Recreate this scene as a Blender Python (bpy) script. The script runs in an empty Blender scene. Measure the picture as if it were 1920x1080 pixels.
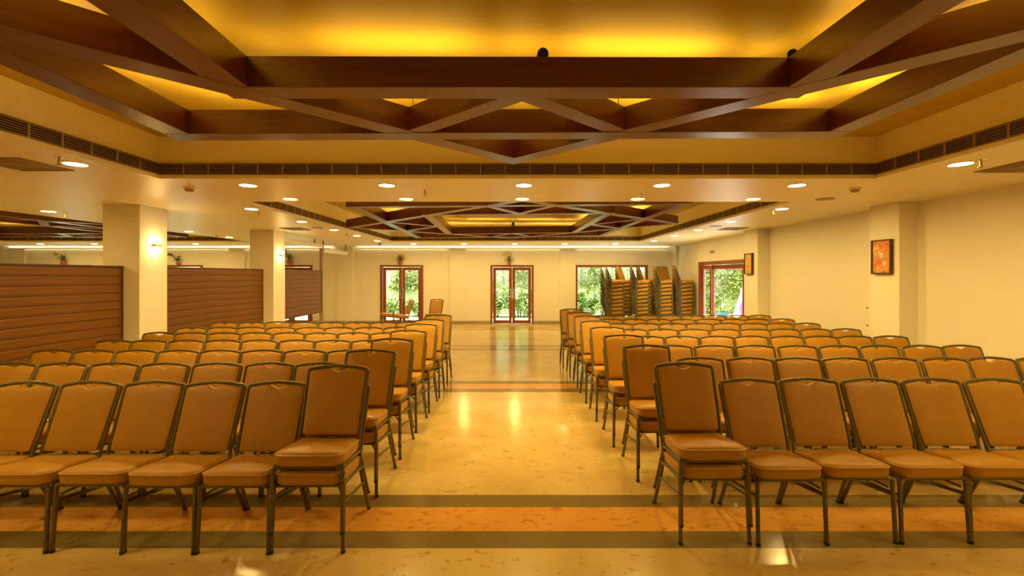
import bpy, bmesh, math, random
from mathutils import Vector, Matrix
C = bpy.context.scene.collection
R = math.radians
rnd = random.Random(7)

# ------------------------------------------------------------------ camera, world, sun, exposure
cam_data = bpy.data.cameras.new('camera')
cam = bpy.data.objects.new('camera', cam_data); C.objects.link(cam)
cam.location = (0, 0, 1.70); cam.rotation_euler = (R(90), 0, 0)
cam_data.sensor_width = 36; cam_data.lens = 16.0
cam_data.shift_x = -5/1920; cam_data.shift_y = -25/1920
cam_data.clip_start = 0.05; cam_data.clip_end = 300
bpy.context.scene.camera = cam

world = bpy.data.worlds.new('world'); bpy.context.scene.world = world
world.use_nodes = True
wn = world.node_tree.nodes; wl = world.node_tree.links
sky = wn.new('ShaderNodeTexSky'); sky.sky_type = 'NISHITA'; sky.sun_disc = False
sky.sun_elevation = R(58); sky.sun_rotation = R(210); sky.air_density = 1.2; sky.dust_density = 2.5
wl.new(sky.outputs[0], wn['Background'].inputs[0]); wn['Background'].inputs[1].default_value = 0.8

sun_d = bpy.data.lights.new('sun', 'SUN'); sun_d.energy = 24; sun_d.angle = R(1.5); sun_d.color = (1, .95, .86)
sun = bpy.data.objects.new('sun', sun_d); C.objects.link(sun)
sun.rotation_euler = Vector((-.38, .07, -1.0)).to_track_quat('-Z', 'Y').to_euler()

vs = bpy.context.scene.view_settings
vs.view_transform = 'Standard'; vs.look = 'None'; vs.gamma = 1; vs.use_curve_mapping = False
vs.exposure = 0.12

LAMP = (1.0, .56, .16)        # warm lamp light
DOWN_L, SCONCE_L, STRIP_L = 318.0, 40.0, 42.0

# ------------------------------------------------------------------ helpers
def mat(name, col, rough=.6, spec=.5, metal=0, **k):
    m = bpy.data.materials.new(name); m.use_nodes = True
    b = m.node_tree.nodes['Principled BSDF']
    b.inputs['Base Color'].default_value = (*col, 1)
    b.inputs['Roughness'].default_value = rough
    b.inputs['Specular IOR Level'].default_value = spec
    b.inputs['Metallic'].default_value = metal
    for kk, v in k.items():
        b.inputs[kk].default_value = v
    return m

def nodes(m):
    return m.node_tree.nodes, m.node_tree.links, m.node_tree.nodes['Principled BSDF']

def noise_mix(m, stops, scale=(1, 1, 1), nscale=5, detail=4, coord='Object', bump=0, bscale=None, rough=.55, dist=0):
    n, l, b = nodes(m)
    tc = n.new('ShaderNodeTexCoord'); mp = n.new('ShaderNodeMapping'); mp.inputs['Scale'].default_value = scale
    l.new(tc.outputs[coord], mp.inputs[0])
    t = n.new('ShaderNodeTexNoise'); t.inputs['Scale'].default_value = nscale; t.inputs['Detail'].default_value = detail
    t.inputs['Roughness'].default_value = rough; t.inputs['Distortion'].default_value = dist
    l.new(mp.outputs[0], t.inputs['Vector'])
    r = n.new('ShaderNodeValToRGB')
    while len(r.color_ramp.elements) < len(stops): r.color_ramp.elements.new(.5)
    for e, (p, c) in zip(r.color_ramp.elements, stops): e.position = p; e.color = (*c, 1)
    l.new(t.outputs['Fac'], r.inputs[0]); l.new(r.outputs[0], b.inputs['Base Color'])
    if bump:
        bt = t
        if bscale:
            bt = n.new('ShaderNodeTexNoise'); bt.inputs['Scale'].default_value = bscale; bt.inputs['Detail'].default_value = 3
            l.new(mp.outputs[0], bt.inputs['Vector'])
        bp = n.new('ShaderNodeBump'); bp.inputs['Strength'].default_value = bump; bp.inputs['Distance'].default_value = .01
        l.new(bt.outputs['Fac'], bp.inputs['Height']); l.new(bp.outputs[0], b.inputs['Normal'])
    return t, r

def emis(name, col, s):
    m = bpy.data.materials.new(name); m.use_nodes = True
    n = m.node_tree.nodes; n.clear()
    o = n.new('ShaderNodeOutputMaterial'); e = n.new('ShaderNodeEmission')
    e.inputs[0].default_value = (*col, 1); e.inputs[1].default_value = s
    m.node_tree.links.new(e.outputs[0], o.inputs[0])
    return m

class MB:
    def __init__(s): s.v = []; s.f = []; s.sm = []
    def add(s, vs, fs, smooth=False, M=None):
        o = len(s.v)
        for p in vs:
            p = Vector(p)
            s.v.append(tuple(M @ p if M else p))
        for f in fs: s.f.append([i+o for i in f]); s.sm.append(smooth)
        return s
    def box(s, x0, x1, y0, y1, z0, z1, M=None):
        return s.add([(x0,y0,z0),(x1,y0,z0),(x1,y1,z0),(x0,y1,z0),(x0,y0,z1),(x1,y0,z1),(x1,y1,z1),(x0,y1,z1)],
                     [(0,3,2,1),(4,5,6,7),(0,1,5,4),(1,2,6,5),(2,3,7,6),(3,0,4,7)], False, M)
    def bbox(s, x0, x1, y0, y1, z0, z1, b=.004, M=None):
        """box with chamfered edges"""
        vs = []; 
        for (i, j, k) in [(a, c, d) for a in (0,1) for c in (0,1) for d in (0,1)]:
            X = (x0, x1)[i]; Y = (y0, y1)[j]; Z = (z0, z1)[k]
            sx = b if i == 0 else -b; sy = b if j == 0 else -b; sz = b if k == 0 else -b
            vs += [(X, Y+sy, Z+sz), (X+sx, Y, Z+sz), (X+sx, Y+sy, Z)]
        bm = bmesh.new()
        bv = [bm.verts.new(p) for p in vs]
        r = bmesh.ops.convex_hull(bm, input=bv)
        bmesh.ops.dissolve_limit(bm, angle_limit=.01, verts=bm.verts, edges=bm.edges)
        bm.verts.ensure_lookup_table(); bm.verts.index_update()
        V = [v.co.copy() for v in bm.verts]; F = [[v.index for v in f.verts] for f in bm.faces]
        bm.free()
        return s.add(V, F, False, M)
    def tube(s, pts, r, n=8, closed=False, cap=True, M=None):
        pts = [Vector(p) for p in pts]; N = len(pts)
        rr = r if isinstance(r, (list, tuple)) else [r]*N
        V = []; F = []
        prev = None
        for i, p in enumerate(pts):
            if closed: d = (pts[(i+1) % N]-pts[i-1])
            else: d = pts[min(i+1, N-1)]-pts[max(i-1, 0)]
            d.normalize()
            if prev is None:
                a = Vector((0, 0, 1)) if abs(d.z) < .9 else Vector((1, 0, 0))
                u = d.cross(a).normalized()
            else:
                u = (prev-d*prev.dot(d)).normalized()
            prev = u; w = d.cross(u)
            for k in range(n):
                t = 2*math.pi*k/n
                V.append(p+(u*math.cos(t)+w*math.sin(t))*rr[i])
        for i in range(N if closed else N-1):
            j = (i+1) % N
            for k in range(n):
                F.append((i*n+k, i*n+(k+1) % n, j*n+(k+1) % n, j*n+k))
        if not closed and cap:
            F.append(tuple(range(n-1, -1, -1))); F.append(tuple((N-1)*n+k for k in range(n)))
        return s.add(V, F, True, M)
    def lathe(s, prof, n=16, M=None, cap=True):
        V = []; F = []
        for (r, z) in prof:
            for k in range(n):
                t = 2*math.pi*k/n; V.append((r*math.cos(t), r*math.sin(t), z))
        for i in range(len(prof)-1):
            for k in range(n):
                F.append((i*n+k, i*n+(k+1) % n, (i+1)*n+(k+1) % n, (i+1)*n+k))
        if cap:
            F.append(tuple(range(n-1, -1, -1))); F.append(tuple((len(prof)-1)*n+k for k in range(n)))
        return s.add(V, F, True, M)
    def rings(s, rings, M=None, capa=True, capb=True):
        n = len(rings[0]); V = [p for r in rings for p in r]; F = []
        for i in range(len(rings)-1):
            for k in range(n):
                F.append((i*n+k, i*n+(k+1) % n, (i+1)*n+(k+1) % n, (i+1)*n+k))
        if capa: F.append(tuple(range(n-1, -1, -1)))
        if capb: F.append(tuple((len(rings)-1)*n+k for k in range(n)))
        return s.add(V, F, True, M)
    def mesh(s, name, m):
        me = bpy.data.meshes.new(name)
        me.from_pydata([tuple(v) for v in s.v], [], s.f)
        me.polygons.foreach_set('use_smooth', s.sm)
        bm = bmesh.new(); bm.from_mesh(me); bmesh.ops.recalc_face_normals(bm, faces=bm.faces)
        for e in bm.edges:
            if len(e.link_faces) == 2 and e.calc_face_angle(0) > R(42): e.smooth = False
        bm.to_mesh(me); bm.free()
        me.materials.append(m)
        return me
    def build(s, name, m, parent=None, loc=None, rot=None):
        o = bpy.data.objects.new(name, s.mesh(name, m)); C.objects.link(o)
        if loc: o.location = loc
        if rot: o.rotation_euler = rot
        if parent: o.parent = parent
        return o

def tag(o, label=None, cat=None, group=None, kind=None):
    if label: o['label'] = label
    if cat: o['category'] = cat
    if group: o['group'] = group
    if kind: o['kind'] = kind
    return o

def thing(name, label, cat, loc=(0,0,0), rz=0, group=None):
    o = bpy.data.objects.new(name, None); C.objects.link(o); o.location = loc; o.rotation_euler = (0, 0, rz)
    o.empty_display_size = .1
    return tag(o, label, cat, group)

def struct(name, b, m, parent=None, loc=None, rot=None):
    o = b.build(name, m, parent, loc, rot)
    if parent is None: o['kind'] = 'structure'
    return o

kids = {}
def children(o):
    if o.name not in kids: kids[o.name] = list(o.children)
    return kids[o.name]
def copy_tree(o, parent=None):
    c = o.copy(); C.objects.link(c)
    if parent: c.parent = parent
    for ch in children(o): copy_tree(ch, c)
    return c

def fillet(pts, r, n=4):
    pts = [Vector(p) for p in pts]; out = [pts[0]]
    for a, b, c in zip(pts, pts[1:], pts[2:]):
        d1 = (a-b); d2 = (c-b); q = min(r, d1.length*.45, d2.length*.45)
        p1 = b+d1.normalized()*q; p2 = b+d2.normalized()*q
        for i in range(n+1):
            t = i/n; out.append(p1*(1-t)**2+b*2*t*(1-t)+p2*t*t)
    out.append(pts[-1]); return out

def at(px, py_h, h):
    """point at height h seen at pixel (px, py)"""
    s = (515-py_h)/(h-1.7); return Vector(((px-965)/s, 853/s, h))

# ------------------------------------------------------------------ materials
M = {}
M['wall'] = mat('wall_paint', (.87, .84, .72), .55, .3)
noise_mix(M['wall'], [(.3, (.83, .80, .68)), (.7, (.85, .82, .70))], nscale=1.3, bump=.05, bscale=60)
M['ceil'] = mat('ceiling_paint', (.80, .70, .46), .38, .45)
noise_mix(M['ceil'], [(.3, (.85, .79, .52)), (.7, (.89, .83, .56))], scale=(.4, 2.5, 1), nscale=1.2, bump=.06, bscale=5)
M['tray'] = mat('ceiling_paint_dim', (.62, .46, .12), .5, .35)  # dimness and LED yellow of the recess tops put into the ceiling paint colour
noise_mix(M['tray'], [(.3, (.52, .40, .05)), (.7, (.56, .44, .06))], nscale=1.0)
M['tray_side'] = mat('ceiling_paint_lit', (.90, .82, .42), .45, .4)  # ceiling paint lightened on recess sides, standing in for missing strip light
M['lattice'] = mat('lattice_veneer', (.2, .08, .03), .30, .75)
noise_mix(M['lattice'], [(.25, (.085, .016, .004)), (.55, (.13, .028, .007)), (.8, (.18, .046, .012))], scale=(.6, 14, 14), nscale=4, detail=5, bump=.05)
M['board'] = mat('board_wood', (.25, .1, .03), .5, .25)
noise_mix(M['board'], [(.2, (.095, .036, .006)), (.5, (.18, .074, .012)), (.8, (.26, .112, .022))], scale=(30, .5, 30), nscale=2.2, detail=6, bump=.08)
M['board_dark'] = mat('board_edge_wood', (.09, .035, .015), .45, .4)
M['frame_wood'] = mat('door_frame_wood', (.28, .07, .02), .38, .5)
noise_mix(M['frame_wood'], [(.3, (.20, .045, .013)), (.7, (.32, .085, .026))], scale=(12, 12, 1), nscale=4)
M['fabric'] = mat('chair_vinyl', (.6, .3, .05), .43, .42)
noise_mix(M['fabric'], [(.3, (.38, .190, .009)), (.7, (.44, .222, .013))], nscale=5, bump=.12, bscale=180)
M['piping'] = mat('chair_piping', (.56, .30, .035), .35, .5)
M['metal'] = mat('chair_metal', (.17, .13, .065), .40, .5, .25)
noise_mix(M['metal'], [(.35, (.09, .07, .022)), (.65, (.17, .135, .045))], nscale=90, detail=2, bump=.12)
M['rubber'] = mat('rubber', (.02, .018, .015), .7)
M['black'] = mat('black_metal', (.015, .013, .012), .5)
M['chrome'] = mat('steel_handle', (.75, .72, .66), .25, .5, 1)
M['slat'] = mat('grille_slat', (.42, .30, .12), .45, .4)
M['void'] = mat('grille_dark', (.035, .022, .010), .8, .1)
M['base'] = mat('baseboard_stone', (.36, .27, .15), .35, .5)
M['white'] = mat('white_plastic', (.78, .72, .6), .4)
M['shade'] = mat('diffuser_grey', (.33, .26, .14), .6)
M['terracotta'] = mat('terracotta', (.42, .12, .045), .7)
M['yellow'] = mat('yellow_petal', (.80, .66, .06), .6)
M['purple'] = mat('purple_petal', (.22, .07, .16), .6)
M['stem'] = mat('stem', (.10, .13, .03), .7)
M['lamp'] = emis('downlight_glow', (1.0, .67, .20), DOWN_L)
M['sconce'] = emis('sconce_glow', (1.0, .62, .22), SCONCE_L)
M['strip'] = emis('led_strip', (1.0, .57, .13), STRIP_L)

# marble floor
def marble(name, base, speck, speck_pos, rough):
    m = mat(name, base[0], rough, .5)
    n, l, b = nodes(m)
    tc = n.new('ShaderNodeTexCoord')
    t1 = n.new('ShaderNodeTexNoise'); t1.inputs['Scale'].default_value = 1.6; t1.inputs['Detail'].default_value = 5; t1.inputs['Distortion'].default_value = .8
    l.new(tc.outputs['Object'], t1.inputs['Vector'])
    r1 = n.new('ShaderNodeValToRGB'); r1.color_ramp.elements[0].position = .3; r1.color_ramp.elements[1].position = .7
    r1.color_ramp.elements[0].color = (*base[0], 1); r1.color_ramp.elements[1].color = (*base[1], 1)
    l.new(t1.outputs['Fac'], r1.inputs[0])
    t2 = n.new('ShaderNodeTexNoise'); t2.inputs['Scale'].default_value = 13; t2.inputs['Detail'].default_value = 7; t2.inputs['Distortion'].default_value = .9
    mp = n.new('ShaderNodeMapping'); mp.inputs['Scale'].default_value = (1, 1.6, 1); mp.inputs['Rotation'].default_value = (0, 0, .35)
    l.new(tc.outputs['Object'], mp.inputs[0]); l.new(mp.outputs[0], t2.inputs['Vector'])
    r2 = n.new('ShaderNodeValToRGB'); r2.color_ramp.elements[0].position = speck_pos; r2.color_ramp.elements[1].position = speck_pos+.1
    l.new(t2.outputs['Fac'], r2.inputs[0]); b.inputs['Specular IOR Level'].default_value = .42
    mx = n.new('ShaderNodeMix'); mx.data_type = 'RGBA'
    l.new(r2.outputs[0], mx.inputs['Factor']); l.new(r1.outputs[0], mx.inputs['A'])
    mx.inputs['B'].default_value = (*speck, 1)
    l.new(mx.outputs['Result'], b.inputs['Base Color'])
    return m
M['marble'] = marble('beige_marble', [(.54, .39, .13), (.66, .51, .21)], (.42, .26, .07), .60, .17)
M['band'] = marble('dark_band_stone', [(.19, .14, .045), (.22, .17, .06)], (.32, .26, .12), .74, .13)
M['inlay'] = marble('orange_marble', [(.60, .29, .05), (.68, .36, .08)], (.50, .20, .035), .56, .14)

# glass: mostly clear, mirror-like only at grazing angles
def glass():
    m = bpy.data.materials.new('pane_glass'); m.use_nodes = True
    n = m.node_tree.nodes; l = m.node_tree.links; n.clear()
    o = n.new('ShaderNodeOutputMaterial'); mx = n.new('ShaderNodeMixShader'); t = n.new('ShaderNodeBsdfTransparent')
    g = n.new('ShaderNodeBsdfGlossy'); g.inputs['Roughness'].default_value = .02; f = n.new('ShaderNodeFresnel'); f.inputs[0].default_value = 1.45
    t.inputs[0].default_value = (.95, .97, .95, 1)
    ge = n.new('ShaderNodeNewGeometry'); ma = n.new('ShaderNodeMath'); ma.operation = 'SUBTRACT'; ma.inputs[0].default_value = 1
    l.new(ge.outputs['Backfacing'], ma.inputs[1]); mu = n.new('ShaderNodeMath'); mu.operation = 'MULTIPLY'; l.new(ma.outputs[0], mu.inputs[0]); l.new(f.outputs[0], mu.inputs[1])
    l.new(mu.outputs[0], mx.inputs[0]); l.new(t.outputs[0], mx.inputs[1]); l.new(g.outputs[0], mx.inputs[2]); l.new(mx.outputs[0], o.inputs[0])
    return m
M['glass'] = glass()

def leafmat(name, a, b_, c):
    m = mat(name, a, .5, .3)
    n, l, b = nodes(m)
    g = n.new('ShaderNodeNewGeometry'); r = n.new('ShaderNodeValToRGB')
    r.color_ramp.elements.new(.5)
    for e, (p, col) in zip(r.color_ramp.elements, [(0, a), (.5, b_), (1, c)]): e.position = p; e.color = (*col, 1)
    l.new(g.outputs['Random Per Island'], r.inputs[0]); l.new(r.outputs[0], b.inputs['Base Color'])
    return m
M['leaf_vine'] = leafmat('vine_leaf', (.16, .26, .03), (.34, .46, .08), (.60, .64, .20))
M['leaf_bush'] = leafmat('bush_leaf', (.08, .17, .03), (.26, .38, .09), (.72, .76, .42))
M['leaf_pot'] = leafmat('pot_leaf', (.04, .10, .015), (.09, .18, .03), (.2, .3, .06))
M['grass'] = mat('lawn', (.25, .36, .10), .9)
noise_mix(M['grass'], [(.3, (.20, .32, .07)), (.7, (.42, .50, .20))], nscale=6)
M['paving'] = mat('paving', (.62, .60, .55), .8)
noise_mix(M['paving'], [(.3, (.66, .64, .60)), (.7, (.76, .75, .71))], nscale=4)
M['gwall'] = mat('garden_wall_render', (.62, .58, .42), .9)
noise_mix(M['gwall'], [(.3, (.52, .50, .34)), (.7, (.70, .66, .52))], nscale=2)
M['bark'] = mat('bark', (.12, .08, .05), .9)
M['cloth_white'] = mat('cloth_white', (.85, .80, .70), .8)
M['cloth_purple'] = mat('cloth_purple', (.32, .07, .5), .8)
M['bluepot'] = mat('blue_glaze', (.05, .17, .21), .35)
M['rooftile'] = mat('roof_tile', (.30, .10, .05), .8)

H = 2.68            # soffit height
XR, XL = 5.43, -18.2
YF, YB = 15.77, -4.5
# ------------------------------------------------------------------ structure: floor
struct('floor', MB().box(XL-.3, 6.0, YB-.2, YF+.25, -.25, 0), M['marble'])
fl = bpy.data.objects['floor']
for yc in (3.17, 6.93, 10.60, 14.35):
    for (nm, y0, y1, mm) in (('border_band', yc-.34, yc-.155, 'band'), ('inlay_band', yc-.155, yc+.155, 'inlay'), ('border_band', yc+.155, yc+.34, 'band')):
        MB().box(-5.2, 5.15, y0, y1, -.01, .0012).build(nm, M[mm], fl)

# ceiling with the tray recesses
TR = [(-3.62, 3.68, -2.9, 4.64), (-3.68, 3.72, 6.12, 13.55), (-15.2, -7.85, 6.12, 13.55)]
HT = 3.11
xs = sorted({XL-.2, 6.0} | {t[0] for t in TR} | {t[1] for t in TR}); ys = sorted({YB-.2, YF+.2} | {t[2] for t in TR} | {t[3] for t in TR})
b = MB()
for i in range(len(xs)-1):
    for j in range(len(ys)-1):
        xm = (xs[i]+xs[i+1])/2; ym = (ys[j]+ys[j+1])/2
        if not any(t[0] < xm < t[1] and t[2] < ym < t[3] for t in TR):
            b.add([(xs[i], ys[j], H), (xs[i+1], ys[j], H), (xs[i+1], ys[j+1], H), (xs[i], ys[j+1], H)], [(0, 3, 2, 1)])
for (x0, x1, y0, y1) in TR:   # little lip of the soffit below the air grilles
    b.add([(x0,y0,H),(x1,y0,H),(x1,y1,H),(x0,y1,H),(x0,y0,H+.035),(x1,y0,H+.035),(x1,y1,H+.035),(x0,y1,H+.035)], [(0,1,5,4),(1,2,6,5),(2,3,7,6),(3,0,4,7)])
    e = .012
    b.add([(x0,y0,H+.035),(x1,y0,H+.035),(x1,y1,H+.035),(x0,y1,H+.035),(x0-e,y0-e,H+.035),(x1+e,y0-e,H+.035),(x1+e,y1+e,H+.035),(x0-e,y1+e,H+.035)], [(0,1,5,4),(1,2,6,5),(2,3,7,6),(3,0,4,7)])
ceil = struct('ceiling', b, M['ceil'])
struct('sun_block_roof', MB().box(XL-.5, 6.3, YB-.5, YF+.7, 3.30, 3.5), M['gwall'])  # unseen slab added above the ceiling to keep the sun out
for (x0, x1, y0, y1) in TR:
    b = MB(); e = .012; x0 -= e; x1 += e; y0 -= e; y1 += e
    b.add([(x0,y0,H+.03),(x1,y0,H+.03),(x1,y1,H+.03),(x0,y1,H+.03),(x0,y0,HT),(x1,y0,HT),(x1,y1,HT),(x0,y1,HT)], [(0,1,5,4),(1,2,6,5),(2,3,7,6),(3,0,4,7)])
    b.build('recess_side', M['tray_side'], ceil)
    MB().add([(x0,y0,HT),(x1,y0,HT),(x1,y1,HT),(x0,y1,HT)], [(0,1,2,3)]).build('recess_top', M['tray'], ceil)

# walls with openings
def wall_x(name, x0, x1, y0, y1, holes, z1=3.3):
    """wall along X; holes = (xa, xb, za, zb)"""
    b = MB(); cur = x0
    for (xa, xb, za, zb) in sorted(holes):
        b.box(cur, xa, y0, y1, 0, z1)
        if za > 0: b.box(xa, xb, y0, y1, 0, za)
        b.box(xa, xb, y0, y1, zb, z1); cur = xb
    b.box(cur, x1, y0, y1, 0, z1)
    return struct(name, b, M['wall'])
DOORX = [-15.37, -11.55, -7.75, -3.91, -.09]
DH = 2.035
holes = [(x-.745, x+.745, 0, DH) for x in DOORX]+[(2.10, 4.61, 0, DH)]
wall_x('wall_far', XL-.2, 6.0, YF, YF+.2, holes)
struct('wall_left', MB().box(XL-.2, XL, YB, YF, 0, 3.3), M['wall'])
struct('wall_back', MB().box(XL-.2, 6.0, YB-.2, YB, 0, 3.3), M['wall'])
b = MB()   # right wall: opening of the side door y 10.72..13.43
b.box(XR, XR+.35, YB, 10.45, 0, 3.3); b.box(XR, XR+.35, 10.45, 13.42, 2.07, 3.3)
b.box(XR, XR+.19, 13.42, 13.50, 0, 3.3); b.box(XR+.12, XR+.19, 13.50, YF, 0, 3.3)
struct('wall_right', b, M['wall'])
n_ = 0
def trim(b, m='wall'):
    global n_
    n_ += 1; return struct('trim_%d' % n_, b, M[m])
for x in (-17.2, -13.45, -9.6, -5.85, -1.98, 1.84): trim(MB().box(x-.27, x+.27, YF-.05, YF, 0, H))
for (y0, y1) in ((6.13, 6.64), (9.71, 10.28), (2.35, 2.85), (-1.5, -1.0)): trim(MB().bbox(XR-.25, XR+.01, y0, y1, 0, H, .006))
trim(MB().box(XR+.03, XR+.12, YF-.35, YF, 0, H))
# baseboards
b = MB(); cur = XL
for (xa, xb, *_ ) in sorted(holes):
    b.box(cur, xa-.01, YF-.065, YF, 0, .10); cur = xb+.01
b.box(cur, XR+.03, YF-.065, YF, 0, .10)
struct('baseboard_far', b, M['base'])
b = MB()
for (y0, y1, x) in ((YB, -1.5, XR), (-1.5, -1, XR-.25), (-1, 2.35, XR), (2.35, 2.85, XR-.25), (2.85, 6.13, XR), (6.13, 6.64, XR-.25), (6.64, 9.71, XR), (9.71, 10.28, XR-.25)):
    b.box(x-.012, x, y0, y1, 0, .10)
struct('baseboard_right', b, M['base'])

# ------------------------------------------------------------------ doors and window
def pane_leaf(parent, x0, x1, z0, z1, y, handle=None, st=.10, bot=.11, M4=None, hn=True):
    b = MB()
    b.bbox(x0, x0+st, y-.02, y+.02, z0, z1, .003, M4); b.bbox(x1-st, x1, y-.02, y+.02, z0, z1, .003, M4)
    b.box(x0+st, x1-st, y-.018, y+.018, z1-st, z1-.002, M4); b.box(x0+st, x1-st, y-.018, y+.018, z0+.002, z0+bot, M4)
    lf = b.build('door_leaf', M['frame_wood'], parent)
    MB().box(x0+st-.01, x1-st+.01, y-.004, y+.004, z0+bot-.01, z1-st+.01, M4).build('pane', M['glass'], lf)
    if handle is not None:
        hb = MB(); hx = handle
        hb.tube([(hx, y-.065, .88), (hx, y-.065, 1.22)], .013, 8, M=M4)
        for hz in (.93, 1.17): hb.tube([(hx, y-.065, hz), (hx, y-.015, hz)], .008, 6, M=M4)
        hb.build('handle', M['chrome'], lf)
    return lf
def door_frame(b, x0, x1, z1, y0, y1, w=.07, M4=None):
    b.bbox(x0, x0+w, y0, y1, 0, z1, .004, M4); b.bbox(x1-w, x1, y0, y1, 0, z1, .004, M4); b.box(x0+w, x1-w, y0+.002, y1-.002, z1-w, z1-.001, M4)
for i, x in enumerate(sorted(DOORX, key=lambda v: -v)):
    b = MB(); door_frame(b, x-.745, x+.745, DH, YF-.025, YF+.12)
    d = struct('door_%d' % (i+1), b, M['frame_wood'])
    pane_leaf(d, x-.66, x-.006, .012, DH-.085, YF+.06, x-.05)
    pane_leaf(d, x+.006, x+.66, .012, DH-.085, YF+.06, x+.05)
b = MB(); door_frame(b, 2.10, 4.61, DH, YF-.02, YF+.12, .075)
w1 = struct('window_1', b, M['frame_wood'])
MB().box(2.17, 4.54, YF+.05, YF+.058, .0, DH-.07).build('pane', M['glass'], w1)
MB().box(2.17, 4.54, YF+.02, YF+.09, 0, .05).build('window_sill', M['frame_wood'], w1)
# side door in the right wall (sliding leaves)
MR = Matrix.Translation((XR, 0, 0)) @ Matrix.Rotation(R(90), 4, 'Z')   # local x -> +Y, local y -> -X
b = MB(); door_frame(b, 10.45, 13.42, 2.07, -.14, .02, .10, MR)
d = struct('door_6', b, M['frame_wood'])
pane_leaf(d, 12.66, 13.31, .02, 1.96, -.06, None, .10, .12, MR)
pane_leaf(d, 10.93, 12.76, .02, 1.96, -.11, None, .11, .12, MR)
MB().tube([(12.705, -.155, .95), (12.705, -.155, 1.20)], .012, 8, M=MR).build('handle', M['chrome'], d)

# ------------------------------------------------------------------ columns
COLS = [(-5.77, -5.25, 6.37, 6.88), (-5.77, -5.25, 9.91, 10.41), (-5.77, -5.25, 2.75, 3.25), (-5.77, -5.25, -.9, -.4)]
for i, (x0, x1, y0, y1) in enumerate(COLS[:2]):
    b = MB().bbox(x0, x1, y0, y1, 0, H, .006)
    o = b.build('column', M['wall'])
    tag(o, ('wide square cream column carrying the nearer up-and-down wall light', 'square cream column further back carrying the smaller-looking wall light')[i], 'column', 'cream columns along the partition')

# ------------------------------------------------------------------ lattices
BW, BH, HB = .165, .172, 2.725
def lattice(label, loc, sq, Rd, inner, yaw=2.2, roll=.9, group='timber ceiling lattices'):
    t = thing('ceiling_lattice', label, 'ceiling lattice', loc, R(yaw), group)
    t.rotation_euler = (0, R(-roll), R(yaw))
    def beam(p, q, w=BW, dz=0, name='beam', ext=0):
        p = Vector((*p, 0)); q = Vector((*q, 0)); d = q-p; L = d.length/2+ext
        b = MB().bbox(-L, L, -w/2, w/2, dz, BH, .003)
        o = b.build(name, M['lattice'], t); o.location = (p+q)/2; o.rotation_euler = (0, 0, math.atan2(d.y, d.x))
        return o
    sx, sy = sq; ix, iy = inner; rx, ry = Rd
    for s in (-1, 1):
        beam((-sx, s*sy), (sx, s*sy), ext=BW/2); beam((s*sx, -sy), (s*sx, sy), dz=.0012, ext=-BW/2)
        beam((-ix, s*iy), (ix, s*iy), dz=.003, ext=BW/2); beam((s*ix, -iy), (s*ix, iy), dz=.004, ext=-BW/2)
    for (a, c) in (((0, -ry), (rx, 0)), ((rx, 0), (0, ry)), ((0, ry), (-rx, 0)), ((-rx, 0), (0, -ry))):
        beam(a, c, dz=.002, ext=.0 if a[0] == 0 else .08)
    # short struts from the crossings to the middle of each inner beam
    cx = rx*(1-sy/ry); cy = ry*(1-sx/rx)
    for s in (-1, 1):
        for u in (-1, 1):
            beam((s*cx*1.02, u*(sy-.03)), (0, u*(iy+.04)), .135, .005, 'strut', -.02)
            beam((s*(sx-.03), u*cy*1.02), (s*(ix+.04), 0), .135, .006, 'strut', -.02)
    # warm light strips on a slim ledge along the outer side of the beams
    for s in (-1, 1):
        for (u, v, q) in ((ix, iy, .13), (sx, sy, .07)):
            yc = s*(v+BW/2+q); xc = s*(u+BW/2+q)
            for (bx0, bx1, z0, z1) in ((-.028, .028, BH-.020, BH-.012), (-.028, -.024, BH-.012, BH+.004), (.024, .028, BH-.012, BH+.004)):
                if v == sy and bx0*bx1 > 0 and bx0*s > 0: continue      # open towards the recess side
                if bx0 == -.028 and bx1 == .028: lx = MB(); ly = MB()
                lx.box(-u, u, yc+bx0, yc+bx1, z0, z1); ly.box(xc+bx0, xc+bx1, -v, v, z0, z1)
            for lb, (cx0, cx1, cy0, cy1) in ((lx, (-u, u, yc-.02, yc+.02)), (ly, (xc-.02, xc+.02, -v, v))):
                ch = lb.build('strip_channel', M['lattice'], t)
                MB().add([(cx0, cy0, BH-.010), (cx1, cy0, BH-.010), (cx1, cy1, BH-.010), (cx0, cy1, BH-.010)], [(0, 1, 2, 3)]).build('light_strip', M['strip'], ch)
    # thin ceiling hangers
    for (x, y) in ((cx, sy), (-cx, sy), (cx, -sy), (-cx, -sy)):
        MB().tube([(x, y, BH), (x, y, HT-HB-.03)], .004, 6).build('hanger', M['tray'], t)
    return t
L1 = lattice('large dark brown timber ceiling lattice right overhead nearest the camera', (.12, .75, HB), (2.40, 2.62), (3.38, 3.38), (1.57, 1.83))
L2 = lattice('dark brown timber ceiling lattice further down the hall', (.0, 9.57, HB), (2.48, 2.79), (3.38, 3.28), (1.56, 1.80))
L3 = lattice('dark timber ceiling lattice glimpsed over the partitions in the side hall', (-11.5, 9.6, HB), (2.48, 2.79), (3.38, 3.28), (1.56, 1.80), 0, 0)

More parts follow.
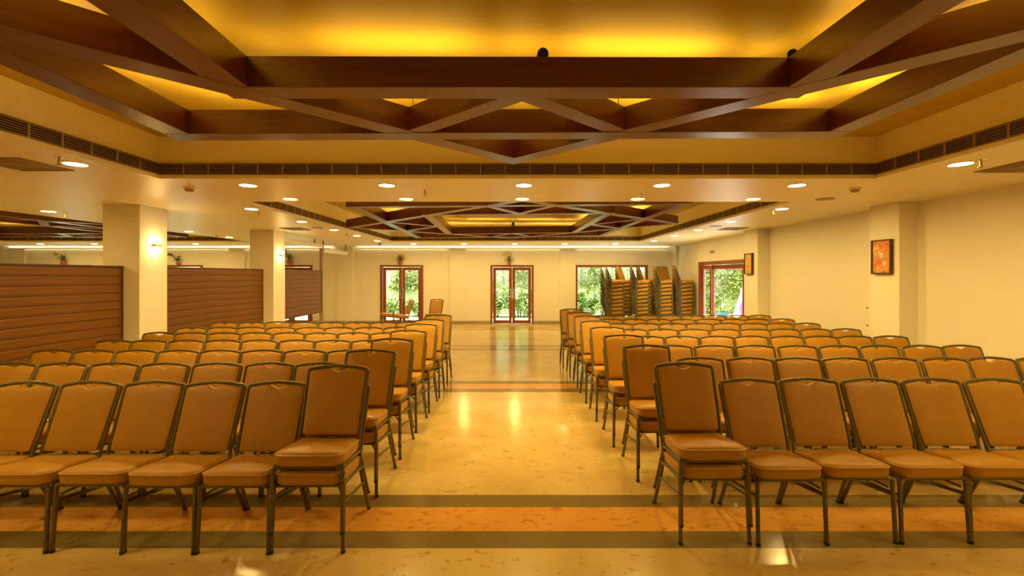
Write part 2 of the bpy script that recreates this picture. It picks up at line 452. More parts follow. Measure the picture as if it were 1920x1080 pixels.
def spot(loc, label, k=1.0, rz=0):
    t = thing('spotlight', label, 'spotlight', loc, rz, 'small black fittings on top of the lattices')
    MB().bbox(-.035*k, .035*k, -.03*k, .03*k, 0, .012*k, .002).build('base', M['black'], t)
    b = MB()
    b.tube([(-.03*k, 0, .012*k), (-.03*k, 0, .06*k)], .004*k, 6); b.tube([(.03*k, 0, .012*k), (.03*k, 0, .06*k)], .004*k, 6)
    b.build('bracket', M['black'], t)
    MB().lathe([(.012*k, -.03*k), (.028*k, -.02*k), (.034*k, .02*k), (.03*k, .045*k)], 12, Matrix.Translation((0, 0, .062*k)) @ Matrix.Rotation(R(115), 4, 'X')).build('head', M['black'], t)
ZT = HB+BH
spot((.16, 2.60, ZT+.002), 'small black spotlight on the middle of the nearest long ceiling beam', 1.0)
spot((-1.66, 2.32, ZT-.024), 'tiny black fitting on the left end of the nearest lattice', .8, .6)
spot((1.60, 2.62, ZT+.027), 'tiny black fitting on the right end of the nearest lattice', .8, -.6)
spot((-.04, 11.26, ZT+.002), 'small black fitting at mid beam of the further lattice', 1.1, 0)
spot((1.56, 11.32, ZT+.026), 'small black fitting at the right end of the further lattice', 1.0, .4)

# ------------------------------------------------------------------ air grilles
def grille(p0, ang, L, label):
    """runs along local +x, faces local -y"""
    t = thing('air_grille', label, 'air grille', p0, ang, 'black linear air grilles round the ceiling recesses')
    z0, z1 = H+.040, H+.148
    MB().box(0, L, -.003, 0, z0, z1).build('back_panel', M['void'], t)
    b = MB(); b.box(0, L, -.014, 0, z1, z1+.008); b.box(0, L, -.014, 0, z0-.005, z0)
    b.build('frame', M['slat'], t)
    n = 6
    sl = MB().box(0, L, -.011, -.004, -.0022, .0022).mesh('slat', M['slat'])
    for k in range(n):
        o = bpy.data.objects.new('slat', sl); C.objects.link(o); o.parent = t; o.location = (0, 0, z0+(k+.5)*(z1-z0)/n)
    dm = MB().box(-.005, .005, -.013, -.003, z0, z1).mesh('divider', M['slat'])
    q = int(L/.245)
    for k in range(1, q):
        o = bpy.data.objects.new('divider', dm); C.objects.link(o); o.parent = t; o.location = (k*L/q, 0, 0)
for i, (x0, x1, y0, y1) in enumerate(TR):
    nm = ('nearest ceiling recess', 'further ceiling recess', 'side hall ceiling recess')[i]
    grille((x0, y1, 0), 0, x1-x0, 'long black slotted air grille on the far side of the %s' % nm)
    if i < 2: grille((x0, y0, 0), R(90), y1-y0, 'black slotted air grille on the left side of the %s' % nm)
    else: grille((x0, y0, 0), R(90), y1-y0, 'black slotted air grille on the left side of the %s' % nm)
    if i < 2: grille((x1, y1, 0), R(-90), y1-y0, 'black slotted air grille on the right side of the %s' % nm)

# ------------------------------------------------------------------ ceiling fittings
def downlight_proto():
    t = thing('downlight', '', 'downlight', (0, 0, 0))
    MB().lathe([(.098, 0), (.096, -.006), (.084, -.007), (.080, .0)], 24, cap=False).build('rim', M['white'], t)
    MB().add([(0, 0, -.003)]+[(.082*math.cos(a*math.pi/12), .082*math.sin(a*math.pi/12), -.003) for a in range(24)],
             [(0, 1+(k+1) % 24, 1+k) for k in range(24)]).build('lens', M['lamp'], t)
    return t
dl = downlight_proto(); first = [True]
def down(x, y, label, group):
    o = dl if first[0] else copy_tree(dl)
    first[0] = False
    o.location = (x, y, H); o['label'] = label; o['group'] = group
ordn = ['first', 'second', 'third', 'fourth', 'fifth', 'sixth', 'seventh', 'eighth', 'ninth', 'tenth', 'eleventh', 'twelfth']
for k, x in enumerate((-2.92, -1.40, .10, 1.61, 3.09)):
    down(x, 4.98, 'bright round downlight just behind the nearest recess, %s from the left' % ordn[k], 'downlights between the two recesses')
for k, x in enumerate((-2.90, -1.40, .10, 1.59, 3.08)):
    down(x, 5.88, 'bright round downlight along the edge of the further recess, %s from the left' % ordn[k], 'downlights between the two recesses')
for s, side in ((-1, 'left'), (1, 'right')):
    for k, y in enumerate((4.02, 6.77, 8.40, 9.95, 11.45, 13.2)):
        down(s*(3.88+.012*(y-4)+(.06 if s > 0 else 0)), y, 'round downlight in the %s ceiling margin, %s from the camera' % (side, ordn[k]), 'downlights along the ceiling margins')
for k, x in enumerate((-3.2, -1.6, 0, 1.58, 3.2)):
    down(x, 14.4, 'round downlight by the far wall over the aisle end, %s from the left' % ordn[k], 'downlights along the far wall')
for k, (x, y) in enumerate(((-7.20, 7.03), (-7.38, 10.3), (-7.46, 11.9))):
    down(x, y, 'round downlight just beyond the columns in the side hall, %s from the camera' % ordn[k], 'downlights of the side hall')
for k, x in enumerate((-15.0, -13.3, -11.7, -10.1)):
    down(x, 14.4, 'round downlight by the far wall of the side hall, %s from the left' % ordn[k], 'downlights of the side hall')
# margin rows continue unseen; last side hall lamps added to brighten the left soffit
for k, (x, y) in enumerate([(s*3.95, y) for s in (-1, 1) for y in (2.3, .6)]+[(-9, 3), (-12, 3), (-15, 3), (-7.1, 5.3), (-7.1, 3.7), (-7.1, 2.1)]):
    down(x, y, 'unseen round downlight above or beside the camera, outside the frame', 'downlights outside the picture')

def ceil_item(kind, x, y, label, k=1.0):
    if kind == 'detector':
        t = thing('smoke_detector', label, 'smoke detector', (x, y, H), 0, 'smoke detectors')
        MB().lathe([(.058, 0), (.058, -.012), (.045, -.018)], 20).build('base', M['white'], t)
        MB().lathe([(.044, -.018), (.044, -.036), (.03, -.046)], 20).build('sensor', M['slat'], t)
    elif kind == 'sprinkler':
        t = thing('sprinkler', label, 'sprinkler', (x, y, H), 0, 'ceiling sprinklers')
        MB().lathe([(.032, 0), (.028, -.006), (.01, -.008)], 14).build('rose', M['chrome'], t)
        MB().lathe([(.008, -.006), (.008, -.035), (.012, -.04), (.006, -.06)], 8).build('nozzle', M['slat'], t)
        MB().lathe([(.022, -.066), (.022, -.063)], 12).build('deflector', M['slat'], t)
        MB().tube([(0, 0, -.05), (0, 0, -.066)], .004, 6).build('pin', M['slat'], t)
    elif kind == 'speaker':
        t = thing('ceiling_speaker', label, 'speaker', (x, y, H), 0, 'round ceiling speakers')
        MB().lathe([(.11, 0), (.108, -.008), (.095, -.010)], 24).build('rim', M['shade'], t)
        MB().lathe([(.093, -.010), (.05, -.014)], 24).build('speaker_cover', M['slat'], t)
    elif kind == 'diffuser':
        t = thing('air_diffuser', label, 'air diffuser', (x, y, H), 0, 'square ceiling air diffusers')
        MB().box(-.24, .24, -.24, .24, -.006, 0).build('plate', M['shade'], t)
        for j, s in enumerate((.21, .15, .09)):
            b = MB(); w = .012; z = -.016+.002*j
            b.box(-s, s, -s, -s+w, z, -.006); b.box(-s, s, s-w, s, z, -.006); b.box(-s, -s+w, -s+w, s-w, z, -.006); b.box(s-w, s, -s+w, s-w, z, -.006)
            b.build('vane_ring', M['slat'], t)
    elif kind == 'camera':
        t = thing('dome_camera', label, 'security camera', (x, y, H), 0)
        MB().lathe([(.05, 0), (.05, -.02), (.045, -.025)], 18).build('base', M['white'], t)
        MB().lathe([(.042, -.025), (.038, -.045), (.02, -.06)], 18).build('dome', M['black'], t)
for (kind, px, py, lab) in [
    ('detector', 355, 352, 'small square-looking smoke detector in front of the first column'),
    ('detector', 1603, 353, 'small smoke detector near the right corner of the nearest recess'),
    ('sprinkler', 111, 294, 'sprinkler head left of the nearest left downlight'),
    ('sprinkler', 1839, 299, 'sprinkler head right of the nearest right downlight'),
    ('sprinkler', 797, 356, 'sprinkler head between downlights left of centre'),
    ('sprinkler', 1203, 360, 'sprinkler head above a downlight right of centre'),
    ('sprinkler', 123, 399, 'sprinkler head beside the side hall downlight'),
    ('sprinkler', 1449, 393, 'sprinkler head beside the second right margin downlight'),
    ('sprinkler', 650, 437, 'sprinkler head in the left margin near the further recess'),
    ('sprinkler', 485, 399, 'sprinkler head just behind the second left margin downlight'),
    ('sprinkler', 406, 440, 'tiny sprinkler head in the side hall between two downlights'),
    ('speaker', 1547, 373, 'round dark ceiling speaker right of the last downlight'),
    ('speaker', 1342, 424, 'round ceiling speaker beside the third right margin downlight'),
    ('speaker', 596, 427, 'round ceiling speaker in the left margin by the further recess'),
    ('diffuser', 40, 308, 'square ceiling air diffuser at the left edge of the picture'),
    ('diffuser', 1925, 311, 'square ceiling air diffuser at the right edge of the picture'),
    ('diffuser', 555, 429, 'square ceiling air diffuser between column and round speaker'),
    ('diffuser', 1374, 428.5, 'square ceiling air diffuser towards the side door'),
    ('camera', 712, 456, 'small dark dome camera at the left far corner of the recess')]:
    p = at(px, py, H); ceil_item(kind, p.x, p.y, lab)

# ------------------------------------------------------------------ wall lights on the columns
def sconce(y, label):
    t = thing('wall_light', label, 'wall light', (-5.25, y, 2.125), 0, 'up-and-down wall lights on the columns')
    MB().bbox(0, .012, -.04, .04, -.045, .045, .003).build('back_plate', M['white'], t)
    b = MB(); b.tube([(.01, 0, 0), (.05, 0, 0)], .012, 8)
    b.bbox(.03, .075, -.070, .070, -.020, .020, .006); b.build('body', M['slat'], t)
    for s in (1, -1):
        prof = [(.012, .034), (.028, .040), (.042, .058), (.046, .078), (.040, .098), (.020, .108)]
        b = MB().lathe([(r, s*z) for r, z in prof], 16, Matrix.Translation((.066, 0, 0)))
        b.build('glass_shade', M['sconce'], t)
sconce(6.62, 'glowing up-and-down wall light on the nearer column')
sconce(10.15, 'glowing up-and-down wall light on the further column')

# ------------------------------------------------------------------ cove light ledges at the top of the far wall
M['cove'] = emis('cove_strip', (1.0, .93, .76), 13)
for (x0, x1, lab) in ((-5.4, 5.3, 'slim cove light ledge along the top of the far wall behind the aisle'), (-17.5, -6.3, 'slim cove light ledge along the top of the side hall far wall')):
    t = thing('cove_light', lab, 'cove light', ((x0+x1)/2, YF-.051, H-.085), 0, 'cove lights on the far wall'); w = (x1-x0)/2
    b = MB(); b.box(-w, w, -.115, 0, -.006, .006); b.box(-w, w, -.121, -.115, -.006, .030)
    b.build('ledge', M['wall'], t)
    MB().box(-w+.02, w-.02, -.105, -.065, .007, .013).build('light_strip', M['cove'], t)

# ------------------------------------------------------------------ timber partitions
def partition(y0, y1, label):
    t = thing('partition_screen', label, 'partition', (-5.50, y0, 0), 0, 'low timber partitions between the columns')
    L = y1-y0; n = 10; z0, z1 = .65, 1.80; h = (z1-z0)/n
    me = MB().bbox(-.022, .022, .028, L-.028, .003, h-.003, .004).mesh('board', M['board'])
    for k in range(n):
        o = bpy.data.objects.new('board', me); C.objects.link(o); o.parent = t; o.location = (0, 0, z0+k*h)
    MB().bbox(-.03, .03, 0, L, z1, z1+.022, .003).build('top_rail', M['board_dark'], t)
    MB().bbox(-.03, .03, 0, L, z0-.02, z0, .003).build('bottom_rail', M['board_dark'], t)
    for yy in (0, L-.028): MB().bbox(-.028, .028, yy, yy+.028, z0, z1, .003).build('end_post', M['board_dark'], t)
    MB().box(-.012, .012, .03, L-.03, z0, z1).build('core_panel', M['board_dark'], t)
partition(3.25, 6.37, 'dark timber board partition at the left edge, nearest the camera')
partition(6.88, 9.91, 'timber board partition between the two columns')
partition(10.41, 12.92, 'short raised timber board partition beyond the second column')
b = MB().bbox(-5.545, -5.455, 12.925, 12.995, 0, 2.46, .004)
tag(b.build('partition_post', M['shade']), 'slim dark post closing the far end of the timber partitions', 'post')
t = thing('roller_screen', 'pale rolled screen case hanging under the ceiling beyond the second column', 'roller screen', (-5.5, 10.41, 0))
MB().bbox(-.06, .06, 0.012, 2.51, 2.47, 2.56, .01).build('track', M['wall'], t)
MB().tube([(0, 2.60, 2.40), (0, 4.45, 2.40)], .062, 14).build('roller_tube', M['wall'], t)
for yy in (.4, 2.1, 2.66, 4.40):
    MB().bbox(-.02, .02, yy-.01, yy+.01, 2.455 if yy > 2.55 else 2.56, H-.002, .002).build('bracket', M['slat'], t)

# ------------------------------------------------------------------ pictures
def painting(yc, zc, w, h, x, label, cols, seed):
    t = thing('painting', label, 'painting', (x, yc, zc), 0, 'small framed paintings on the right pilasters')
    f = .018; d = .05
    b = MB(); b.bbox(-d, 0, -w/2, -w/2+f, -h/2, h/2, .003); b.bbox(-d, 0, w/2-f, w/2, -h/2, h/2, .003)
    b.box(-d+.002, 0, -w/2+f, w/2-f, h/2-f, h/2); b.box(-d+.002, 0, -w/2+f, w/2-f, -h/2, -h/2+f)
    b.build('frame', M['board_dark'], t)
    m = mat('canvas_print', cols[0], .6)
    n, l, bb = nodes(m)
    tc = n.new('ShaderNodeTexCoord'); mp = n.new('ShaderNodeMapping'); mp.inputs['Location'].default_value = (seed, seed*.7, seed*1.3)
    l.new(tc.outputs['Object'], mp.inputs[0])
    t1 = n.new('ShaderNodeTexNoise'); t1.inputs['Scale'].default_value = 15; t1.inputs['Detail'].default_value = 2; t1.inputs['Distortion'].default_value = 2.2
    l.new(mp.outputs[0], t1.inputs['Vector'])
    r = n.new('ShaderNodeValToRGB'); r.color_ramp.interpolation = 'EASE'
    while len(r.color_ramp.elements) < len(cols): r.color_ramp.elements.new(.5)
    for i, (e, c) in enumerate(zip(r.color_ramp.elements, cols)): e.position = .36+.28*i/(len(cols)-1); e.color = (*c, 1)
    l.new(t1.outputs['Fac'], r.inputs[0]); l.new(r.outputs[0], bb.inputs['Base Color'])
    MB().box(-.034, -.002, -w/2+f, w/2-f, -h/2+f, h/2-f).build('canvas', m, t)
    # painted petals, slightly raised
    P = [(.0, .02, .05, (.62, .66, .60)), (-.055, -.09, .038, (.66, .60, .50)), (.07, .115, .034, (.75, .60, .12)), (.055, -.06, .045, (.78, .12, .04))]
    if seed > 5: P = [(.0, -.06, .04, (.80, .05, .12)), (.03, -.16, .035, (.25, .35, .25))]
    for k, (yy, zz, s, c) in enumerate(P):
        bp = MB()
        for a in range(5):
            th = a*2*math.pi/5+k
            V = [(-.0365, yy, zz)]
            for u in range(7):
                q = -0.5+u/6; rr = s*(1-1.6*q*q)
                V.append((-.0362, yy+rr*math.cos(th+q*1.1), zz+rr*math.sin(th+q*1.1)))
            bp.add(V, [(0, j, j+1) for j in range(1, 7)])
        bp.build('painted_flower', mat('flower_print', c, .6), t)
ORG = [(.10, .20, .05), (.75, .42, .06), (.72, .20, .03), (.78, .10, .03), (.55, .30, .05), (.70, .60, .35)]
painting(6.39, 1.95, .34, .48, 5.18, 'framed orange floral painting on the nearer right pilaster', ORG, 2.2)
painting(10.02, 1.94, .32, .46, 5.18, 'framed amber painting on the further pilaster beside the side door', [(.45, .28, .04), (.72, .42, .05), (.62, .34, .04), (.70, .50, .10), (.35, .25, .06)], 8.1)
b = MB(); b.bbox(5.36, 5.43, 12.4, 12.52, 2.30, 2.35, .01); b.build('door_sensor', M['slat']); tag(bpy.data.objects['door_sensor'], 'small brown sensor on the wall above the side door', 'sensor')
for (yy, zz, lab) in ((7.0, 1.19, 'upper small dark screw hook on the bare right wall'), (7.0, .92, 'lower tiny dark hook on the bare right wall')):
    o = MB().lathe([(.012, 0), (.012, .004), (.005, .008), (.005, .025)], 10, Matrix.Translation((XR, yy, zz)) @ Matrix.Rotation(R(-90), 4, 'Y')).build('wall_hook', M['black'])
    tag(o, lab, 'hook')

# ------------------------------------------------------------------ flower pots over the doors
def leaf(b, p, d, L, w, up=Vector((0, 0, 1))):
    p = Vector(p); d = Vector(d).normalized(); s = d.cross(up)
    if s.length < .05: s = d.cross(Vector((0, 1, 0)))
    s.normalize(); n = s.cross(d)
    b.add([p, p+d*L*.5+s*w/2+n*L*.10, p+d*L-n*L*.04, p+d*L*.5-s*w/2+n*L*.10, p+d*L*.5+n*L*.02], [(0, 1, 4), (1, 2, 4), (4, 2, 3), (0, 4, 3)])
def pot(x, z, label, spray, petal, seed, s=1.0):
    r_ = random.Random(seed)
    t = thing('flower_pot', label, 'flower pot', (x, YF-.09, z), 0, 'flower pots above the far doors')
    MB().lathe([(.03*s, 0), (.062*s, .02*s), (.085*s, .07*s), (.08*s, .11*s), (.055*s, .14*s), (.062*s, .155*s), (.05*s, .155*s), (.04*s, .13*s)], 18).build('pot', M['terracotta'], t)
    b = MB()
    for i in range(42):
        a = r_.uniform(0, 2*math.pi); e = r_.uniform(.1, 1.3)
        d = Vector((math.cos(a)*math.cos(e), math.sin(a)*math.cos(e)*.45-.3, math.sin(e)))
        p = Vector((0, 0, .15*s))+d*r_.uniform(.0, .15)
        leaf(b, p, d, r_.uniform(.07, .12), .045)
    b.build('leaves', M['leaf_pot'], t)
    sb = MB(); fb = MB()
    for (dx, dz, dr) in spray:
        pts = [(0, 0, .14*s), (dx*.35, -.02, .14*s+dz*.65), (dx*.75, -.03, .14*s+dz), (dx, -.03, .14*s+dz-dr)]
        pts = fillet(pts, .1, 3); sb.tube(pts, .005, 5)
        for k in range(16):
            q = pts[int(len(pts)*(.45+.55*r_.random()))-1] if k else pts[-1]
            a = r_.uniform(0, 6.28)
            leaf(fb, Vector(q)+Vector((r_.uniform(-.02, .02), r_.uniform(-.03, .0), r_.uniform(-.02, .02))), (math.cos(a), -.3, math.sin(a)), .075, .05)
    sb.build('flower_stems', M['stem'], t); fb.build('flowers', petal, t)
pot(-3.93, DH, 'terracotta pot with yellow flowers on the left aisle-end door frame', [(.12, .16, .02), (.17, .10, .02), (-.08, .2, 0)], M['yellow'], 3)
pot(-.18, DH, 'terracotta pot of green leaves and yellow flowers above the centre far door', [(-.22, .28, .03), (-.1, .3, 0), (.05, .27, 0)], M['yellow'], 9, .8)
pot(-7.75, DH, 'round pot with a tall purple flower spray beside the second column', [(-.22, .38, -.02), (-.15, .2, 0)], M['purple'], 5, 1.2)
pot(-11.6, DH, 'pot with a long arching purple spray seen between the columns', [(-.40, .30, .08), (-.36, .26, .02)], M['purple'], 12, .8)
pot(-15.55, DH, 'red pot with drooping yellow flowers seen over the nearest partition', [(-.30, .26, .10), (-.22, .22, .04)], M['yellow'], 15, 1.0)

# ------------------------------------------------------------------ banquet chair
def yb(z): return .108+(z-.46)/(.885-.46)*.165
def rrect(w0, w1, y0, y1, r0, r1, n=5):
    """rounded trapezoid: width w0 at y0 (front), w1 at y1"""
    P = []
    for (cx, cy, r, a0) in ((w0/2-r0, y0+r0, r0, -90), (w1/2-r1, y1-r1, r1, 0), (-w1/2+r1, y1-r1, r1, 90), (-w0/2+r0, y0+r0, r0, 180)):
        for i in range(n+1):
            a = R(a0+90*i/n); P.append((cx+r*math.cos(a), cy+r*math.sin(a)))
    return P
def make_chair(name, full=True):
    t = thing(name, '', 'chair')
    n = 8 if full else 6
    out = rrect(.428, .405, -.262, .128, .072, .03, 6 if full else 3)
    cy = -.067; slope = -.095
    def ring(ins, z):
        fx = 1-ins/.21; fy = 1-ins/.195
        return [(x*fx, cy+(y-cy)*fy, .408+(y+.26)*slope+z) for x, y in out]
    b = MB().rings([ring(.012, 0), ring(.002, .010), ring(0, .022), ring(0, .064), ring(.004, .075), ring(.016, .084), ring(.05, .089), ring(.11, .092), ring(.17, .093)])
    seat = b.build('seat', M['fabric'], t)
    if full:
        MB().tube(ring(-.001, .070), .0042, 6, closed=True).build('piping', M['piping'], seat)
    # padded backrest with the wavy top
    top = [(.150, .889), (.105, .899), (.065, .900), (.038, .889), (.016, .880), (0, .878)]
    o2 = [(.150, .479), (.178, .482), (.188, .494), (.191, .56), (.195, .70), (.199, .82), (.200, .875), (.192, .886)]
    half = [(0, .479), (.08, .479)]+o2+top
    loop = half+[(-x, z) for x, z in reversed(half[1:-1])]
    zc = .685
    def br(f, fz, dd):
        return [(x*f, yb(zc+(z-zc)*fz)+dd, zc+(z-zc)*fz) for x, z in loop]
    MB().rings([br(.95, .98, .013), br(.99, .994, .010), br(1, 1, .004), br(1, 1, -.008), br(.985, .992, -.014), br(.93, .965, -.018), br(.8, .88, -.022), br(.5, .6, -.024)]).build('backrest', M['fabric'], t)
    # back frame
    b = MB()
    P = [(-.200, .092, .385), (-.204, yb(.5), .50), (-.213, yb(.882), .884), (-.203, yb(.895), .897), (-.11, yb(.912), .911), (0, yb(.918), .918),
         (.11, yb(.912), .911), (.203, yb(.895), .897), (.213, yb(.882), .884), (.204, yb(.5), .50), (.200, .092, .385)]
    b.tube(fillet(P, .008, 2), .0122, n)
    b.tube([(-.203, yb(.452), .452), (.203, yb(.452), .452)], .008, 6)
    for sx in (-.045, .045): b.bbox(sx-.012, sx+.012, yb(.445)-.006, yb(.445)+.006, .425, .462, .002)
    b.build('back_frame', M['metal'], t)
    # seat frame
    b = MB()
    zf = .400
    b.tube([(-.205, -.235, zf), (.205, -.235, zf)], .0105, n)
    b.tube([(-.195, .098, .366), (.195, .098, .366)], .009, 6)
    for s in (-1, 1):
        b.tube(fillet([(s*.212, -.236, zf-.02), (s*.210, -.225, zf+.003), (s*.204, .100, .369)], .03, 3), .0105, n)
        b.tube([(s*.20, -.225, zf-.06), (s*.10, -.08, zf-.018), (s*.02, .03, zf-.025)], .007, 6)
    b.build('seat_frame', M['metal'], t)
    fr = (.212, -.238, .395); ff = (.218, -.262, .0)
    for s in (-1, 1):
        b = MB().tube([(s*fr[0], fr[1], fr[2]), (s*.215, -.250, .20), (s*ff[0], ff[1], .004)], .0130, n)
        lg = b.build('leg', M['metal'], t)
        if full: MB().lathe([(.0125, 0), (.0148, .003), (.0148, .016), (.0128, .018)], 8, Matrix.Translation((s*ff[0], ff[1]+.001, 0))).build('foot_cap', M['rubber'], lg)
        b = MB().tube([(s*.202, .090, .405), (s*.207, .172, .215), (s*.216, .262, .004)], .0130, n)
        lg = b.build('leg', M['metal'], t)
        if full: MB().lathe([(.0125, 0), (.0148, .003), (.0148, .016), (.0128, .018)], 8, Matrix.Translation((s*.216, .261, 0))).build('foot_cap', M['rubber'], lg)
        MB().tube([(s*.214, -.248, .300), (s*.208, .164, .236)], .0085, 6).build('stretcher', M['metal'], t)
    return t
proto = make_chair('banquet_chair', True); proto2 = make_chair('banquet_chair', False)
used = {id(proto): False, id(proto2): False}
def chair(x, y, z, rz, label, group, p):
    if used[id(p)]: o = copy_tree(p)
    else: o = p; used[id(p)] = True
    o.location = (x, y, z); o.rotation_euler = (0, 0, rz); o['label'] = label; o['group'] = group
    return o
RISE, FWD = .120, -.014
NUM = ordn
rr = random.Random(4)
LY = [3.04, 3.74, 4.45, 5.16, 5.87, 6.50, 7.25]
RY = [3.13, 4.00, 4.75, 5.52, 6.28, 7.06, 7.75, 8.48]
RS = [1.26, 1.23, 1.195, 1.17, 1.16, 1.16, 1.13, 1.09]       # aisle-end pairs right
for r, y in enumerate(LY):
    p = proto if r < 5 else proto2
    row = NUM[r]
    for k in range(8):
        x = -1.712-k*(.454 if r < 2 else .437)-(.02 if r > 1 else 0)
        if r == 0 and k > 5: continue
        chair(x+rr.uniform(-.006, .006), y+rr.uniform(-.012, .012), 0, R(rr.uniform(-1, 1)), 'orange padded chair left of the aisle, %s row from camera, %s single seat from aisle' % (row, NUM[k]), 'banquet chairs in rows left of the aisle', p)
    jr = R(rr.uniform(-1.5, 1.5)); jx = rr.uniform(-.01, .01)
    chair(-1.265+jx, y, 0, jr, 'lower chair of the pair stacked at the left aisle edge, %s row' % row, 'stacked pairs at the left aisle edge', p)
    chair(-1.265+jx, y+FWD, RISE, jr, 'upper chair of the pair stacked at the left aisle edge, %s row' % row, 'stacked pairs at the left aisle edge', p)
for r, y in enumerate(RY):
    p = proto if r < 5 else proto2
    row = NUM[r]
    step, x0 = ((.4545, 1.745) if r < 3 else (.440, 1.69))
    if r > 4: x0 = 1.68; step = .432
    for k in range(8):
        x = x0+k*step
        if r == 0 and k > 5: continue
        chair(x+rr.uniform(-.006, .006), y+rr.uniform(-.012, .012), 0, R(rr.uniform(-1, 1)), 'orange padded chair right of the aisle, %s row from camera, %s single seat from aisle' % (row, NUM[k]), 'banquet chairs in rows right of the aisle', p)
    jr = R(rr.uniform(-1.5, 1.5))+(R(2) if r == 0 else 0)
    chair(RS[r], y, 0, jr, 'lower chair of the pair stacked at the right aisle edge, %s row' % row, 'stacked pairs at the right aisle edge', p)
    chair(RS[r], y+FWD, RISE, jr, 'upper chair of the pair stacked at the right aisle edge, %s row' % row, 'stacked pairs at the right aisle edge', p)
# loose chairs by the left far door
chair(-3.97, 14.45, 0, R(-78), 'loose chair facing left in front of the left far door, leftmost', 'loose chairs near the far wall', proto2)
chair(-3.42, 13.95, 0, R(-58), 'loose chair turned left in front of the left far door, right of another', 'loose chairs near the far wall', proto2)
chair(-2.52, 14.2, 0, R(-12), 'loose chair facing the camera against the wall between the two doors', 'loose chairs near the far wall', proto2)
# tall stacks in front of the far window
ST = [(3.08, 14.0, 80, 'front row, beside the clear part of the window'), (3.84, 14.0, 82, 'front row, second tower from the left'),
      (4.57, 14.02, 80, 'front row, third tower from the left'), (5.20, 14.05, 82, 'front row, tower nearest the side door'),
      (3.10, 14.95, 78, 'rear row, leftmost tower by the window'), (3.66, 15.0, 50, 'rear row, second tower from the left'),
      (4.35, 15.05, 60, 'rear row, third tower from the left'), (5.02, 15.0, 20, 'rear row, tower in the right corner')]
for (x, y, rz, lab) in ST:
    for k in range(10):
        f = .0
        chair(x+rr.uniform(-.006, .006), y+rr.uniform(-.006, .006), k*.1165, R(rz+rr.uniform(-.8, .8)), '%s chair up in a tall stack, %s' % (NUM[k], lab), 'chairs in tall stacks by the window', proto2)

# ------------------------------------------------------------------ garden outside
struct('paving_1', MB().box(XL-3, 18, YF+.2, YF+1.9, -.25, -.02), M['paving'])
struct('paving_2', MB().box(6.0, 18, 2, YF+.2, -.25, -.02), M['paving'])
struct('lawn_1', MB().box(XL-3, 18, YF+1.9, 20.2, -.25, -.03), M['grass'])
gw = MB().box(XL-3, 18, 20.2, 20.45, -.2, 3.4); gw.box(XL-3, 18, 20.12, 20.2, 1.14, 1.22)
o = tag(gw.build('garden_wall', M['gwall']), 'pale rendered garden wall covered with creepers behind the doors', 'garden wall')
def foliage(name, gen, n, L, w, m, parent=None, seed=1):
    r_ = random.Random(seed); b = MB()
    for i in range(n):
        p, d = gen(r_); l = L*r_.uniform(.6, 1.25); leaf(b, p, d, l, w*l/L)
    me = bpy.data.meshes.new(name); me.from_pydata([tuple(v) for v in b.v], [], b.f); me.materials.append(m)
    o = bpy.data.objects.new(name, me); C.objects.link(o)
    if parent: o.parent = parent
    o['kind'] = 'stuff'
    return o
def creeper(x0, x1, z0, z1, n, label, seed):
    t = thing('creeper', label, 'creeper', (0, 0, 0), 0, 'creepers on the garden wall')
    rr2 = random.Random(seed); cl = [(rr2.uniform(x0, x1), rr2.uniform(z0, z1), rr2.uniform(.15, .5)) for _ in range(int((x1-x0)*7))]
    def g(r_):
        if r_.random() < .72:
            cx, cz, s = r_.choice(cl); x = r_.gauss(cx, s*.5); z = r_.gauss(cz, s*.8)
        else: x = r_.uniform(x0, x1); z = z1-abs(r_.gauss(0, (z1-z0)*.55))
        x = min(max(x, x0), x1); z = min(max(z, .1), 3.35)
        return Vector((x, 20.12-abs(r_.gauss(0, .10)), max(z, z0-.15+r_.random()*.3))), Vector((r_.uniform(-1, 1), -.6, r_.uniform(-1.1, .3)))
    foliage('vine_leaves', g, n, .12, .085, M['leaf_vine'], t, seed)
    b = MB()
    for k in range(int((x1-x0)*2)):
        x = rr2.uniform(x0, x1); b.tube([(x, 20.10, 0), (x+rr2.uniform(-.15, .15), 20.09, 1.2), (x+rr2.uniform(-.3, .3), 20.1, 3.0)], .01, 5)
    b.build('vine_stems', M['bark'], t)
creeper(-5.6, -3.7, 1.1, 3.3, 1600, 'hanging green creeper behind the left far door', 21)
creeper(-1.4, 1.6, 1.25, 3.3, 1900, 'loose yellow-green creeper behind the centre far door', 22)
creeper(2.0, 6.2, 1.2, 3.3, 3600, 'green creeper on the wall behind the chair towers', 23)
creeper(6.3, 11.5, .2, 3.3, 17000, 'dense bright green creeper seen through the side door', 24)
creeper(-10.8, -8.6, .8, 3.3, 2000, 'creeper glimpsed under the raised partition', 25)
def bush(x, y, w, h, label, seed, m='leaf_bush', n=1500):
    t = thing('bush', label, 'bush', (x, y, -.03), 0, 'leafy bushes in the garden bed')
    r0 = random.Random(seed)
    tips = [(r0.uniform(-w/2, w/2), r0.uniform(-.3, .3), h*r0.uniform(.45, 1)) for _ in range(int(26*w))]
    b = MB()
    for (a, c, d) in tips: b.tube([(a*.5, c*.5, 0), (a, c, d)], [.012, .005], 5)
    b.build('stems', M['stem'], t)
    def g(r_):
        a, c, d = r_.choice(tips); u = r_.uniform(.35, 1.05)
        th = r_.uniform(0, 6.28)
        return Vector((a*(.5+.5*u), c*(.5+.5*u), d*u)), Vector((math.cos(th), math.sin(th), r_.uniform(.1, 1.1)))
    foliage('foliage', g, int(n*.6), .28, .075, M[m], t, seed)
bush(-.95, 18.6, 1.1, 1.05, 'variegated bush behind the left leaf of the centre door', 31)
bush(.25, 18.6, 1.3, 1.15, 'variegated bush behind the right leaf of the centre door', 32)
bush(1.5, 18.7, 1.1, 1.0, 'leafy bush just right of the centre door', 33, n=900)
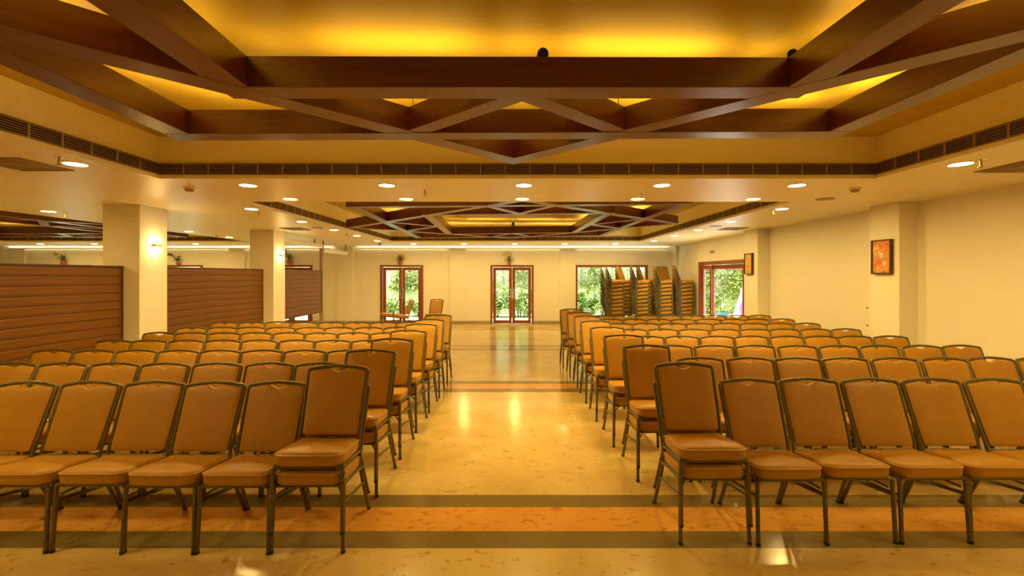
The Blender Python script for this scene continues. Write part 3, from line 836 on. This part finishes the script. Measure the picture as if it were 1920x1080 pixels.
bush(2.95, 18.6, 1.3, 1.0, 'leafy bush behind the left part of the far window', 34)
bush(4.2, 18.7, 1.3, .95, 'leafy bush hidden partly by the chair towers', 35, n=1100)
bush(-5.0, 18.8, 1.2, .75, 'low bush behind the left leaf of the left far door', 36, n=900)
bush(-3.9, 18.9, .8, .65, 'low bush behind the right leaf of the left far door', 37, n=700)
# things seen through the side door
t = thing('plant_tub', 'blue glazed plant tub on the paving outside the side door', 'plant tub', (7.95, 17.4, -.02))
MB().lathe([(.12, 0), (.15, .04), (.19, .26), (.21, .30), (.18, .30), (.17, .24)], 20).build('tub', M['bluepot'], t)
b = MB()
r_ = random.Random(5)
for i in range(60):
    a = r_.uniform(0, 6.28); e = r_.uniform(.5, 1.4); leaf(b, (r_.uniform(-.12, .12), r_.uniform(-.12, .12), .28), (math.cos(a)*math.cos(e), math.sin(a)*math.cos(e), math.sin(e)), r_.uniform(.15, .35), .06)
b.build('leaves', M['leaf_vine'], t)
MB().lathe([(.03, .25), (.045, .40), (.03, .52), (.045, .58), (.01, .64)], 12).build('figurine', M['cloth_white'], t)
t = thing('draped_cloth', 'white and purple cloth draped over a sloping pole outside the side door', 'cloth', (8.42, 16.4, -.02))
MB().tube([(-.62, 0, 0), (-.05, 0, 1.80)], .02, 8).build('pole', M['slat'], t)
def drape(x0, z0, x1, z1, drop, y0, nm, m, ph):
    N, K = 22, 6; V = []; F = []
    for i in range(N+1):
        u = i/N; x = x0+(x1-x0)*u; z = z0+(z1-z0)*u
        for k in range(K+1):
            q = k/K; zz = max(z-drop*q, .01)
            V.append((x+.22*q, y0+.05*math.sin(i*1.7+ph)*q-.03*q, zz))
    for i in range(N):
        for k in range(K): a = i*(K+1)+k; F.append((a, a+1, a+K+2, a+K+1))
    b = MB().add(V, F, True); o = b.build(nm, m, t)
    md = o.modifiers.new('thick', 'SOLIDIFY'); md.thickness = .006
drape(-.60, .10, -.06, 1.76, 1.0, -.03, 'white_cloth', M['cloth_white'], 0)
drape(-.38, .55, -.05, 1.10, .8, -.10, 'purple_cloth', M['cloth_purple'], 1)
t = thing('garden_canopy', 'edge of a brown tiled canopy outside the side door', 'canopy', (9.35, 17.5, 0))
MB().box(-1.0, 1.2, -.7, .7, 1.90, 1.98).build('roof_edge', M['rooftile'], t)
for k in range(9): MB().lathe([(.05, -.72), (.05, .72)], 10, Matrix.Translation((-.9+k*.25, 0, 1.99)) @ Matrix.Rotation(R(90), 4, 'X')).build('ridge_tile', M['rooftile'], t)
for (xx, yy) in ((-.1, -.6), (1.1, -.6), (-.1, .6), (1.1, .6)): MB().box(xx-.03, xx+.03, yy-.03, yy+.03, -.02, 1.90).build('post', M['bark'], t)
